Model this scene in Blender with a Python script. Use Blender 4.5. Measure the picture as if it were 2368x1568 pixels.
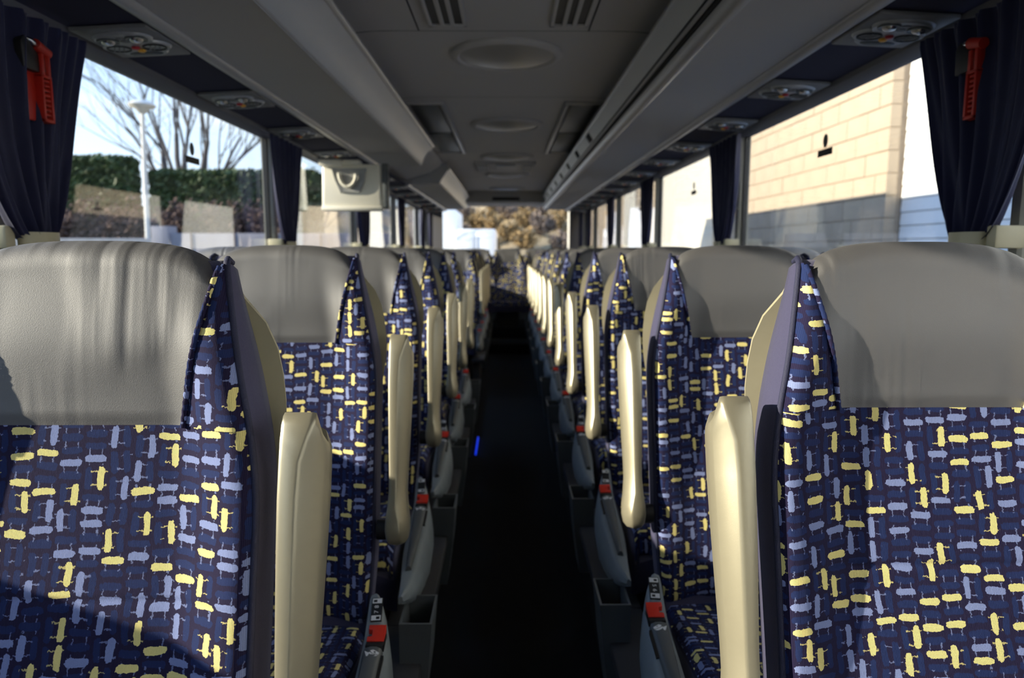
import bpy, bmesh, math, random
from mathutils import Vector, Matrix
random.seed(7)
for o in list(bpy.data.objects): bpy.data.objects.remove(o)
S = bpy.context.scene
COL = S.collection
PI = math.pi

# ------------------------------------------------------------------ camera
FPX = 1600.0                        # focal length in pixels of a 2368 px wide frame
cam = bpy.data.cameras.new('camera'); camo = bpy.data.objects.new('camera', cam); COL.objects.link(camo)
cam.sensor_width = 36; cam.lens = 36 * FPX / 2368; cam.clip_start = 0.02; cam.clip_end = 500
camo.location = (-0.022, 0, 1.262)
camo.rotation_euler = (PI / 2 - math.atan(206 / FPX), 0, -math.atan(12 / FPX))
cam.dof.use_dof = True; cam.dof.focus_distance = 0.95; cam.dof.aperture_fstop = 4.5
S.camera = camo
S.view_settings.view_transform = 'Standard'; S.view_settings.look = 'None'
S.view_settings.exposure = 0.0; S.view_settings.gamma = 1.0; S.view_settings.use_curve_mapping = False

# ------------------------------------------------------------------ world and sun
W = bpy.data.worlds.new('sky'); S.world = W; W.use_nodes = True
nt = W.node_tree; nt.nodes.clear()
def wn(t, **k):
    n = nt.nodes.new(t)
    for a, b in k.items(): setattr(n, a, b)
    return n
tc = wn('ShaderNodeTexCoord'); sep = wn('ShaderNodeSeparateXYZ'); nt.links.new(tc.outputs['Generated'], sep.inputs[0])
rmp = wn('ShaderNodeValToRGB'); nt.links.new(sep.outputs['Z'], rmp.inputs[0])
rmp.color_ramp.elements[0].position = 0.0; rmp.color_ramp.elements[0].color = (.66, .72, .77, 1)
rmp.color_ramp.elements[1].position = 0.55; rmp.color_ramp.elements[1].color = (.18, .40, .85, 1)
e = rmp.color_ramp.elements.new(.14); e.color = (.52, .65, .79, 1)
mp = wn('ShaderNodeMapping'); mp.inputs['Scale'].default_value = (1.6, 1.6, 6.0); nt.links.new(tc.outputs['Generated'], mp.inputs[0])
nz = wn('ShaderNodeTexNoise'); nz.inputs['Scale'].default_value = 2.2; nz.inputs['Detail'].default_value = 6; nt.links.new(mp.outputs[0], nz.inputs['Vector'])
cr = wn('ShaderNodeValToRGB'); cr.color_ramp.elements[0].position = .47; cr.color_ramp.elements[1].position = .70; nt.links.new(nz.outputs['Fac'], cr.inputs[0])
mx = wn('ShaderNodeMix', data_type='RGBA'); nt.links.new(cr.outputs[0], mx.inputs['Factor']); nt.links.new(rmp.outputs[0], mx.inputs['A']); mx.inputs['B'].default_value = (.66, .70, .74, 1)
bg = wn('ShaderNodeBackground'); bg.inputs['Strength'].default_value = 2.4; nt.links.new(mx.outputs['Result'], bg.inputs[0])
wo = wn('ShaderNodeOutputWorld'); nt.links.new(bg.outputs[0], wo.inputs[0])
sl = bpy.data.lights.new('sun', 'SUN'); so = bpy.data.objects.new('sun', sl); COL.objects.link(so)
sl.energy = 11.0; sl.angle = math.radians(0.6); sl.color = (1.0, .88, .68)
so.rotation_euler = Vector((1, .22, -.31)).to_track_quat('-Z', 'Y').to_euler()
so.location = (-8, -3, 6)

# ------------------------------------------------------------------ helpers
def sm(a, b, x):
    t = max(0., min(1., (x - a) / (b - a))); return t * t * (3 - 2 * t)
def lerp(a, b, t): return a + (b - a) * t
class MB:
    def __init__(s): s.v = []; s.f = []; s.uv = []
    def add(s, pts, faces, uvs=None):
        o = len(s.v); s.v += [tuple(p) for p in pts]; s.f += [tuple(i + o for i in f) for f in faces]
        s.uv += list(uvs) if uvs else [(p[0], p[2]) for p in pts]
        return s
    def grid(s, fn, nu, nv, uv=None, flip=False):
        pts = []; uvs = []
        for j in range(nv + 1):
            for i in range(nu + 1):
                p = fn(i / nu, j / nv); pts.append(p); uvs.append(uv(i / nu, j / nv) if uv else (p[0], p[2]))
        fs = []
        for j in range(nv):
            for i in range(nu):
                a = j * (nu + 1) + i; q = (a, a + 1, a + nu + 2, a + nu + 1)
                fs.append(q[::-1] if flip else q)
        return s.add(pts, fs, uvs)
    def box(s, c, d, rz=0):
        x, y, z = [k / 2 for k in d]; ca, sa = math.cos(rz), math.sin(rz); pts = []
        for k in (-z, z):
            for i, j in ((-x, -y), (x, -y), (x, y), (-x, y)):
                pts.append((c[0] + i * ca - j * sa, c[1] + i * sa + j * ca, c[2] + k))
        return s.add(pts, [(3, 2, 1, 0), (4, 5, 6, 7), (0, 1, 5, 4), (1, 2, 6, 5), (2, 3, 7, 6), (3, 0, 4, 7)])
    def bb(s, x0, x1, y0, y1, z0, z1):
        return s.box(((x0 + x1) / 2, (y0 + y1) / 2, (z0 + z1) / 2), (abs(x1 - x0), abs(y1 - y0), abs(z1 - z0)))
    def loft(s, rings, cap=True, closed=True):
        n = len(rings[0]); pts = [p for r in rings for p in r]; fs = []
        m = n if closed else n - 1
        for j in range(len(rings) - 1):
            for i in range(m):
                a = j * n + i; b = j * n + (i + 1) % n
                fs.append((a, b, b + n, a + n))
        if cap:
            fs.append(tuple(range(n))[::-1]); fs.append(tuple(range((len(rings) - 1) * n, len(rings) * n)))
        return s.add(pts, fs)
    def tube(s, path, r, n=8, cap=True):
        P = [Vector(p) for p in path]; rings = []; prev = None
        for i, p in enumerate(P):
            t = (P[min(i + 1, len(P) - 1)] - P[max(i - 1, 0)]).normalized()
            if prev is None:
                a = Vector((0, 0, 1)) if abs(t.z) < .9 else Vector((1, 0, 0)); u = t.cross(a).normalized()
            else: u = (prev - t * prev.dot(t)).normalized()
            prev = u; w = t.cross(u); rr = r[i] if isinstance(r, (list, tuple)) else r
            rings.append([p + (u * math.cos(2 * PI * k / n) + w * math.sin(2 * PI * k / n)) * rr for k in range(n)])
        return s.loft(rings, cap)
    def prism(s, poly, fn, d0, d1):
        n = len(poly); pts = [fn(a, b, d0) for a, b in poly] + [fn(a, b, d1) for a, b in poly]
        fs = [tuple(range(n))[::-1], tuple(range(n, 2 * n))] + [(i, (i + 1) % n, (i + 1) % n + n, i + n) for i in range(n)]
        return s.add(pts, fs)
    def mesh(s, name, mat, smooth=35, bevel=0, bseg=2, solid=0):
        me = bpy.data.meshes.new(name); me.from_pydata(s.v, [], s.f)
        ul = me.uv_layers.new(name='UVMap')
        for lp in me.loops: ul.data[lp.index].uv = s.uv[lp.vertex_index]
        bm = bmesh.new(); bm.from_mesh(me)
        if bevel:
            ed = [e for e in bm.edges if len(e.link_faces) == 2 and e.calc_face_angle(0) > .5]
            bmesh.ops.bevel(bm, geom=ed, offset=bevel, segments=bseg, affect='EDGES', profile=.5)
        bmesh.ops.recalc_face_normals(bm, faces=bm.faces)
        bm.to_mesh(me); bm.free()
        if smooth:
            for p in me.polygons: p.use_smooth = True
            me.set_sharp_from_angle(angle=math.radians(smooth))
        if mat: me.materials.append(mat)
        return me
def inst(name, me, parent=None, loc=None, rot=None, scale=None):
    o = bpy.data.objects.new(name, me); COL.objects.link(o)
    if parent: o.parent = parent
    if loc: o.location = loc
    if rot: o.rotation_euler = rot
    if scale: o.scale = scale
    return o
def tag(o, label, cat, group=None):
    o['label'] = label; o['category'] = cat
    if group: o['group'] = group
    return o
def struct(o): o['kind'] = 'structure'; return o
def thing(name, label, cat, loc=(0, 0, 0), rz=0, group=None):
    o = bpy.data.objects.new(name, None); COL.objects.link(o); o.location = loc; o.rotation_euler = (0, 0, rz); o.empty_display_size = .05
    return tag(o, label, cat, group)
def ell(cx, cy, rx, ry, n=24, a0=0): return [(cx + rx * math.cos(a0 + 2 * PI * k / n), cy + ry * math.sin(a0 + 2 * PI * k / n)) for k in range(n)]

# ------------------------------------------------------------------ materials
def newmat(name):
    m = bpy.data.materials.new(name); m.use_nodes = True; t = m.node_tree
    return m, t, t.nodes['Principled BSDF']
def nd(t, ty, **k):
    n = t.nodes.new(ty)
    for a, b in k.items():
        if a == 'op': n.operation = b
        else: setattr(n, a, b)
    return n
def plain(name, col, rough=.5, noise=0, nscale=40, bump=0, bscale=300, metal=0, spec=.5, sheen=0):
    m, t, b = newmat(name)
    b.inputs['Base Color'].default_value = (*col, 1); b.inputs['Roughness'].default_value = rough
    b.inputs['Metallic'].default_value = metal; b.inputs['Specular IOR Level'].default_value = spec
    if sheen: b.inputs['Sheen Weight'].default_value = sheen; b.inputs['Sheen Roughness'].default_value = .4
    co = nd(t, 'ShaderNodeTexCoord')
    if noise:
        n = nd(t, 'ShaderNodeTexNoise'); n.inputs['Scale'].default_value = nscale; n.inputs['Detail'].default_value = 4
        t.links.new(co.outputs['Object'], n.inputs['Vector'])
        x = nd(t, 'ShaderNodeMix', data_type='RGBA'); x.inputs['A'].default_value = (*[c * (1 - noise) for c in col], 1); x.inputs['B'].default_value = (*[min(1, c * (1 + noise)) for c in col], 1)
        t.links.new(n.outputs['Fac'], x.inputs['Factor']); t.links.new(x.outputs['Result'], b.inputs['Base Color'])
    if bump:
        n = nd(t, 'ShaderNodeTexNoise'); n.inputs['Scale'].default_value = bscale; n.inputs['Detail'].default_value = 3
        t.links.new(co.outputs['Object'], n.inputs['Vector'])
        u = nd(t, 'ShaderNodeBump'); u.inputs['Strength'].default_value = bump; u.inputs['Distance'].default_value = .002
        t.links.new(n.outputs['Fac'], u.inputs['Height']); t.links.new(u.outputs[0], b.inputs['Normal'])
    return m

def fabric_material():
    m, t, b = newmat('patterned_moquette')
    L = t.links.new
    def val(x): return x
    def math_(op, a, c=None, clamp=False):
        n = nd(t, 'ShaderNodeMath', op=op); n.use_clamp = clamp
        for i, q in enumerate((a, c)):
            if q is None: continue
            if isinstance(q, (int, float)): n.inputs[i].default_value = q
            else: L(q, n.inputs[i])
        return n.outputs[0]
    def mixf(f, a, c):
        n = nd(t, 'ShaderNodeMix', data_type='FLOAT')
        for i, q in (('Factor', f), ('A', a), ('B', c)):
            if isinstance(q, (int, float)): n.inputs[i].default_value = q
            else: L(q, n.inputs[i])
        return n.outputs['Result']
    def mixc(f, a, c):
        n = nd(t, 'ShaderNodeMix', data_type='RGBA')
        L(f, n.inputs['Factor'])
        for i, q in (('A', a), ('B', c)):
            if isinstance(q, tuple): n.inputs[i].default_value = (*q, 1)
            else: L(q, n.inputs[i])
        return n.outputs['Result']
    uv = nd(t, 'ShaderNodeUVMap'); uv.uv_map = 'UVMap'
    oi = nd(t, 'ShaderNodeObjectInfo')
    off = nd(t, 'ShaderNodeVectorMath', op='MULTIPLY_ADD'); L(uv.outputs[0], off.inputs[0]); off.inputs[1].default_value = (1 / .0305,) * 3
    cx = nd(t, 'ShaderNodeCombineXYZ'); L(math_('MULTIPLY', oi.outputs['Random'], 57.), cx.inputs[0]); L(math_('MULTIPLY', oi.outputs['Random'], 31.), cx.inputs[1])
    L(cx.outputs[0], off.inputs[2])
    n1 = nd(t, 'ShaderNodeTexNoise'); n1.inputs['Scale'].default_value = 1.1; n1.inputs['Detail'].default_value = 1; L(off.outputs[0], n1.inputs['Vector'])
    n1m = nd(t, 'ShaderNodeVectorMath', op='MULTIPLY_ADD'); L(n1.outputs['Color'], n1m.inputs[0]); n1m.inputs[1].default_value = (.22, .22, 0); L(off.outputs[0], n1m.inputs[2])
    # ragged, ribbed bar edges
    n2 = nd(t, 'ShaderNodeTexNoise'); n2.inputs['Scale'].default_value = 9.; n2.inputs['Detail'].default_value = 2; L(off.outputs[0], n2.inputs['Vector'])
    s = nd(t, 'ShaderNodeSeparateXYZ'); L(n1m.outputs[0], s.inputs[0])
    px, py = s.outputs[0], s.outputs[1]
    # every second column is shifted half a cell
    px_c = math_('FLOOR', px); py = math_('ADD', py, math_('MULTIPLY', math_('FRACT', math_('MULTIPLY', px_c, .37)), 1.0))
    py_c = math_('FLOOR', py); fx = math_('FRACT', px); fy = math_('FRACT', py)
    cc = nd(t, 'ShaderNodeCombineXYZ'); L(px_c, cc.inputs[0]); L(py_c, cc.inputs[1])
    w1 = nd(t, 'ShaderNodeTexWhiteNoise', noise_dimensions='3D'); L(cc.outputs[0], w1.inputs['Vector'])
    sc = nd(t, 'ShaderNodeSeparateColor'); L(w1.outputs['Color'], sc.inputs[0])
    ori = math_('GREATER_THAN', sc.outputs[0], .5)
    a = mixf(ori, fx, fy); bb_ = mixf(ori, fy, fx)
    b2 = math_('MULTIPLY', bb_, 2.); bi = math_('FLOOR', b2); fb = math_('FRACT', b2)
    acc = math_('GREATER_THAN', sc.outputs[1], .5)
    same = math_('LESS_THAN', math_('ABSOLUTE', math_('SUBTRACT', bi, acc)), .5)
    edge = math_('MULTIPLY', math_('SUBTRACT', n2.outputs['Fac'], .5), .16)
    da = math_('MAXIMUM', math_('ADD', math_('ABSOLUTE', math_('SUBTRACT', a, .5)), edge), 0.)
    db = math_('MAXIMUM', math_('ADD', math_('ABSOLUTE', math_('SUBTRACT', fb, .5)), math_('MULTIPLY', edge, 1.1)), 0.)
    bar = math_('LESS_THAN', math_('ADD', math_('POWER', math_('MULTIPLY', da, 1 / .44), 5.), math_('POWER', math_('MULTIPLY', db, 1 / .29), 3.)), 1.)
    # thin squiggly tails across the bars
    ta = math_('ABSOLUTE', math_('SUBTRACT', math_('ABSOLUTE', math_('SUBTRACT', math_('ADD', a, math_('MULTIPLY', edge, 1.3)), .5)), .26))
    tb = math_('ABSOLUTE', math_('SUBTRACT', bb_, math_('ADD', math_('MULTIPLY', acc, .5), .25)))
    n3 = nd(t, 'ShaderNodeTexNoise'); n3.inputs['Scale'].default_value = 3.; L(off.outputs[0], n3.inputs['Vector'])
    tail = math_('MULTIPLY', math_('LESS_THAN', ta, .026), math_('MULTIPLY', math_('LESS_THAN', tb, .42), math_('GREATER_THAN', n3.outputs['Fac'], .43)))
    k = sc.outputs[2]
    isy = math_('LESS_THAN', k, .46); isl = math_('LESS_THAN', k, .92)
    navy = (.0155, .0122, .043); mid = (.0145, .0265, .098); light = (.22, .27, .50); yel = (.80, .69, .27)
    accent = mixc(isy, mixc(isl, mid, light), yel)
    tailc = mixc(math_('MULTIPLY', ori, isy), light, yel)
    c0 = mixc(math_('MULTIPLY', bar, math_('SUBTRACT', 1., same)), navy, mid)
    c0b = mixc(math_('MULTIPLY', tail, .65), c0, tailc)
    c1 = mixc(math_('MULTIPLY', bar, same), c0b, accent)
    # knitted ribs
    su = nd(t, 'ShaderNodeSeparateXYZ'); L(uv.outputs[0], su.inputs[0])
    rib = math_('SINE', math_('MULTIPLY', su.outputs[0], 2 * PI / .0017))
    n4 = nd(t, 'ShaderNodeTexNoise'); n4.inputs['Scale'].default_value = 900; L(uv.outputs[0], n4.inputs['Vector'])
    ribv = math_('ADD', math_('ADD', math_('MULTIPLY', rib, .06), .82), math_('MULTIPLY', n4.outputs['Fac'], .36))
    vm = nd(t, 'ShaderNodeVectorMath', op='SCALE'); L(c1, vm.inputs[0]); L(ribv, vm.inputs['Scale'])
    L(vm.outputs[0], b.inputs['Base Color'])
    bp = nd(t, 'ShaderNodeBump'); bp.inputs['Strength'].default_value = .35; bp.inputs['Distance'].default_value = .0006; L(math_('ADD', rib, n4.outputs['Fac']), bp.inputs['Height']); L(bp.outputs[0], b.inputs['Normal'])
    b.inputs['Roughness'].default_value = .9; b.inputs['Specular IOR Level'].default_value = .2
    b.inputs['Sheen Weight'].default_value = .12; b.inputs['Sheen Roughness'].default_value = .45; b.inputs['Sheen Tint'].default_value = (.5, .5, .9, 1)
    return m
def leather_material():
    m, t, b = newmat('grey_leather'); L = t.links.new
    b.inputs['Base Color'].default_value = (.055, .053, .056, 1); b.inputs['IOR'].default_value = 1.75; b.inputs['Roughness'].default_value = .63; b.inputs['Specular IOR Level'].default_value = 1.0
    co = nd(t, 'ShaderNodeTexCoord')
    n = nd(t, 'ShaderNodeTexVoronoi'); n.inputs['Scale'].default_value = 800; L(co.outputs['Object'], n.inputs['Vector'])
    b1 = nd(t, 'ShaderNodeBump'); b1.inputs['Strength'].default_value = .12; b1.inputs['Distance'].default_value = .001; L(n.outputs['Distance'], b1.inputs['Height'])
    mp = nd(t, 'ShaderNodeMapping'); mp.inputs['Scale'].default_value = (48, 1, 4); mp.inputs['Rotation'].default_value = (0, .12, 0)
    oi = nd(t, 'ShaderNodeObjectInfo'); ad = nd(t, 'ShaderNodeVectorMath', op='ADD'); L(co.outputs['Object'], ad.inputs[0]); L(oi.outputs['Random'], ad.inputs[1])
    L(ad.outputs[0], mp.inputs[0])
    w = nd(t, 'ShaderNodeTexNoise'); w.inputs['Scale'].default_value = 1; w.inputs['Detail'].default_value = 1; L(mp.outputs[0], w.inputs['Vector'])
    n5 = nd(t, 'ShaderNodeTexNoise'); n5.inputs['Scale'].default_value = 7; n5.inputs['Detail'].default_value = 0; L(ad.outputs[0], n5.inputs['Vector'])
    mm = nd(t, 'ShaderNodeMapRange', interpolation_type='SMOOTHERSTEP'); mm.inputs['From Min'].default_value = .35; mm.inputs['From Max'].default_value = .75; L(n5.outputs['Fac'], mm.inputs[0])
    mu = nd(t, 'ShaderNodeMath', op='MULTIPLY'); L(w.outputs['Fac'], mu.inputs[0]); L(mm.outputs[0], mu.inputs[1])
    b2 = nd(t, 'ShaderNodeBump'); b2.inputs['Strength'].default_value = .8; b2.inputs['Distance'].default_value = .006; L(mu.outputs[0], b2.inputs['Height']); L(b1.outputs[0], b2.inputs['Normal'])
    L(b2.outputs[0], b.inputs['Normal'])
    return m
def glass_material():
    m, t, b = newmat('window_glass'); t.nodes.remove(b); L = t.links.new
    tr = nd(t, 'ShaderNodeBsdfTransparent'); tr.inputs[0].default_value = (.94, .96, .97, 1)
    gl = nd(t, 'ShaderNodeBsdfGlossy'); gl.inputs['Roughness'].default_value = .0; gl.inputs['Color'].default_value = (.95, .97, 1, 1)
    ge = nd(t, 'ShaderNodeNewGeometry'); dp = nd(t, 'ShaderNodeVectorMath', op='DOT_PRODUCT'); L(ge.outputs['Normal'], dp.inputs[0]); L(ge.outputs['Incoming'], dp.inputs[1])
    def mt(op, a, c=None):
        n = nd(t, 'ShaderNodeMath', op=op)
        for i, q in enumerate((a, c)):
            if q is None: continue
            if isinstance(q, (int, float)): n.inputs[i].default_value = q
            else: L(q, n.inputs[i])
        return n.outputs[0]
    # Schlick reflectance, the same for both faces of the pane
    fr = mt('ADD', mt('MULTIPLY', mt('POWER', mt('SUBTRACT', 1.0, mt('ABSOLUTE', dp.outputs['Value'])), 5.0), .96), .04)
    mx = nd(t, 'ShaderNodeMixShader'); L(fr, mx.inputs[0]); L(tr.outputs[0], mx.inputs[1]); L(gl.outputs[0], mx.inputs[2])
    L(mx.outputs[0], t.nodes['Material Output'].inputs[0]); return m
M = {}
M['fabric'] = fabric_material(); M['leather'] = leather_material(); M['glass'] = glass_material()
M['side'] = plain('plain_blue_fabric', (.062, .060, .118), .85, .25, 900, .4, 1200, spec=.2, sheen=.25)
M['piping'] = plain('navy_piping', (.022, .024, .062), .7, .4, 800, .4, 900)
M['rope'] = plain('blue_braid_piping', (.075, .085, .21), .8, .9, 260, .5, 500)
M['cream'] = plain('cream_plastic', (.50, .455, .30), .42, .04, 60, .06, 1500)
M['armrest'] = plain('champagne_painted_plastic', (.34, .31, .225), .30, .03, 80, .08, 1800, metal=.45)
M['grey'] = plain('grey_blue_plastic', (.235, .27, .29), .42, .05, 50, .05, 1200)
M['darkgrey'] = plain('dark_grey_plastic', (.10, .11, .115), .4, .05, 50, .05, 1200)
M['bin'] = plain('charcoal_plastic', (.12, .135, .145), .38)
M['black'] = plain('black_plastic', (.012, .012, .013), .45)
M['red'] = plain('red_buckle', (.72, .035, .018), .35)
M['hred'] = plain('red_hammer_plastic', (.46, .022, .012), .4)
M['white'] = plain('white_print', (.75, .76, .78), .5)
M['seatframe'] = plain('seat_frame_metal', (.05, .05, .055), .5)
M['rackpanel'] = plain('rack_underside_grey', (.44, .425, .43), .75, .06, 500, .1, 900)
M['racklip'] = plain('rack_lip_grey', (.46, .465, .49), .36)
M['racktrim'] = plain('rack_edge_silver', (.40, .40, .42), .3, metal=.3)
M['navy'] = plain('navy_carpet_strip', (.016, .016, .045), .9, .3, 700)
M['ceil'] = plain('ceiling_grey', (.50, .48, .48), .7, .04, 300, .05, 900)
M['ceildark'] = plain('ceiling_gap_dark', (.02, .02, .022), .8)
M['lampw'] = plain('ceiling_lamp_white', (.32, .30, .28), .35)
M['floor'] = plain('dark_carpet', (.0095, .0095, .0105), .95, .5, 500)
M['wallin'] = plain('side_wall_grey', (.14, .14, .15), .7)
M['pillar'] = plain('pillar_cream_grey', (.36, .345, .285), .5)
M['rail'] = plain('window_rail_grey', (.10, .10, .115), .5)
M['curtain'] = plain('navy_curtain', (.017, .019, .060), .62, .2, 500, .15, 900, spec=.35, sheen=.2)
M['psu'] = plain('service_panel_grey', (.16, .16, .17), .5)
M['bezel'] = plain('service_bezel_silver', (.34, .35, .38), .28, metal=.25)
M['lens'] = plain('reading_light_chrome', (.75, .74, .72), .16, metal=.9)
M['amber'] = plain('amber_button', (.85, .42, .03), .35)
M['dred'] = plain('red_call_button', (.42, .01, .02), .3)
M['steel'] = plain('polished_steel', (.6, .6, .6), .2, metal=1)
M['screen'] = plain('ivory_monitor_plastic', (.80, .76, .64), .35)
M['screend'] = plain('monitor_recess_grey', (.30, .30, .29), .5)
M['body'] = plain('bus_body_white', (.55, .55, .55), .4)
M['led'], _t, _b = newmat('blue_floor_light'); _b.inputs['Base Color'].default_value = (.0, .02, .3, 1); _b.inputs['Emission Color'].default_value = (.01, .05, 1, 1); _b.inputs['Emission Strength'].default_value = .8
M['block'] = plain('peach_block', (.46, .365, .262), .9, .14, 3.5, .4, 60)
M['mortar'] = plain('wall_mortar', (.40, .31, .22), .95, .1, 20)
M['panelw'] = plain('white_cladding', (.86, .87, .87), .5, .03, 5)
M['creamwall'] = plain('cream_render', (.62, .58, .50), .9, .05, 4)
M['asphalt'] = plain('asphalt', (.26, .26, .27), .95, .25, 8)
M['grass'] = plain('winter_grass', (.16, .13, .06), .95, .5, 6)
M['concrete'] = plain('concrete', (.25, .24, .27), .9, .25, 3)
M['hedge'] = plain('hedge_green', (.022, .040, .014), .8, .6, 9)
M['leafg'] = plain('hedge_leaf', (.045, .075, .020), .6, .7, 2.5)
M['twig'] = plain('brown_twig', (.12, .075, .06), .9, .5, 3)
M['bark'] = plain('bare_bark', (.085, .075, .075), .9, .3, 20)
M['autumn'] = plain('autumn_scrub', (.30, .20, .09), .95, .6, 1.6)
M['autumn2'] = plain('grey_scrub', (.20, .15, .12), .95, .6, 1.4)
M['hill'] = plain('hill_scrub', (.30, .22, .12), .95, .6, .7)
M['lampost'] = plain('lamp_post_grey', (.62, .60, .55), .5)
M['rubber'] = plain('tyre_rubber', (.02, .02, .02), .8)

# ================================================================== bus shell
XB = -.033                          # centre line of the body
WL, WR = XB - 1.255, XB + 1.255     # window planes
YF, YR = -2.3, 11.3                 # front and rear ends
ZS, ZT = 1.04, 1.842                 # window sill and top
PILS = {1: [-.37, 1.66, 3.69, 5.72, 7.75, 9.78, 11.1], -1: [-.31, 1.72, 3.75, 5.78, 7.81, 9.84, 11.1]}   # window pillars, right and left

f = MB(); f.bb(WL, WR, YF, YR, -.24, -.13); fl = struct(inst('floor', f.mesh('floor', M['floor'])))
for sd, nm in ((-1, 'left'), (1, 'right')):
    x0 = sd * .30 + (0 if sd > 0 else 0); x1 = WL if sd < 0 else WR
    b = MB(); b.bb(x0, x1, YF + .6, 9.9, -.13, 0); o = inst('seat_platform', b.mesh('seat_platform', M['floor'], bevel=.006), fl)
b = MB(); b.bb(WL, WR, 9.9, YR, -.13, .13); inst('rear_step', b.mesh('rear_step', M['floor'], bevel=.008), fl)
b = MB(); b.bb(-.30, .30, 9.25, 9.9, -.13, .0); inst('rear_step', b.mesh('aisle_step', M['floor'], bevel=.008), fl)

# ceiling: dark backing with separate grey panels and open joints between them
b = MB(); b.bb(WL - .03, WR + .03, YF, YR, 2.125, 2.16); ce = struct(inst('ceiling', b.mesh('ceiling', M['ceildark'])))
segs = [YF, .2, 2.84, 4.02, 6.2, 8.3, 10.35]
for i in range(len(segs) - 1):
    ya, yb = segs[i] + .003, segs[i + 1] - .003
    cols = [(-1.22, -.335), (-.329, .329), (.335, 1.22)] if i == 1 else [(-1.22, 1.22)]
    for xa, xb in cols:
        def cf(u, v, xa=xa, xb=xb, ya=ya, yb=yb):
            x = lerp(xa, xb, u); return (XB + x, lerp(ya, yb, v), 2.112 - .10 * sm(.45, 1.2, abs(x)))
        g = MB(); g.grid(cf, 24, 1); me = g.mesh('ceiling_panel', M['ceil'])
        inst('ceiling_panel', me, ce)
# rear bulkhead above the rear window and dark header with display slot
b = MB(); b.bb(XB - 1.2, XB + 1.2, 10.36, 10.40, 1.955, 2.13); hd = struct(inst('trim_1', b.mesh('rear_header', M['rackpanel'])))
b = MB(); b.bb(XB - .2, XB + .2, 10.352, 10.362, 1.985, 2.03); inst('display_slot', b.mesh('display_slot', M['black'], bevel=.003), hd)
b = MB(); b.bb(XB - 1.2, XB + 1.2, 10.40, YR, 1.955, 1.985); inst('header_underside', b.mesh('header_underside', M['rackpanel']), hd)

# outer body: roof, side skirts, front and rear walls
b = MB()
prof = [(-1.275, 1.95), (-1.27, 2.2), (-1.2, 2.42), (-1.0, 2.53), (0, 2.56), (1.0, 2.53), (1.2, 2.42), (1.27, 2.2), (1.275, 1.95), (1.24, 1.95), (1.22, 2.17), (-1.22, 2.17), (-1.24, 1.95)]
b.loft([[(XB + x, y, z) for x, z in prof] for y in (YF - .1, YR + .1)]); struct(inst('roof', b.mesh('roof', M['body'])))
for sd, nm in ((-1, 'left'), (1, 'right')):
    xw = XB + sd * 1.255
    b = MB(); b.bb(xw - .02, xw + .02, YF, YR, -.9, ZS); w = struct(inst('wall_' + nm, b.mesh('wall_' + nm, M['wallin'])))
    b = MB(); b.bb(xw - sd * .02, xw - sd * .075, YF, YR, ZS - .05, ZS); inst('window_ledge', b.mesh('window_ledge', M['wallin'], bevel=.008), w)
    b = MB(); b.bb(xw - .02, xw + .02, YF, YR, ZT, 2.0); inst('header_panel', b.mesh('header_panel', M['wallin']), w)
# rear wall with window
b = MB(); b.bb(WL, WR, YR - .03, YR, -.9, 1.16); b.bb(WL, WR, YR - .03, YR, 1.955, 2.2); b.bb(WL, XB - 1.02, YR - .03, YR, 1.16, 1.955); b.bb(XB + 1.02, WR, YR - .03, YR, 1.16, 1.955)
struct(inst('wall_rear', b.mesh('wall_rear', M['wallin'])))
b = MB(); b.bb(XB - 1.02, XB + 1.02, YR - .02, YR - .016, 1.16, 1.955); wr = struct(inst('window_1', b.mesh('rear_pane', M['glass'])))
# parcel shelf behind the last row
b = MB(); b.bb(WL + .03, WR - .03, 10.95, YR - .03, 1.02, 1.10); struct(inst('trim_2', b.mesh('rear_shelf', M['black'], bevel=.01)))
# added wall closing the unseen front to cut frontal light, narrow glazed slot left
b = MB(); b.bb(WL, WR, YF, YF + .03, -.9, .75); b.bb(WL, WR, YF, YF + .03, 1.1, 2.2); b.bb(WL, XB - .6, YF, YF + .03, .75, 1.1); b.bb(XB + .6, WR, YF, YF + .03, .75, 1.1)
struct(inst('wall_front_light_block', b.mesh('wall_front_light_block', M['wallin'])))
b = MB(); b.bb(XB - .6, XB + .6, YF + .01, YF + .014, .75, 1.1); struct(inst('window_2', b.mesh('front_slot_pane', M['glass'])))

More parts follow.
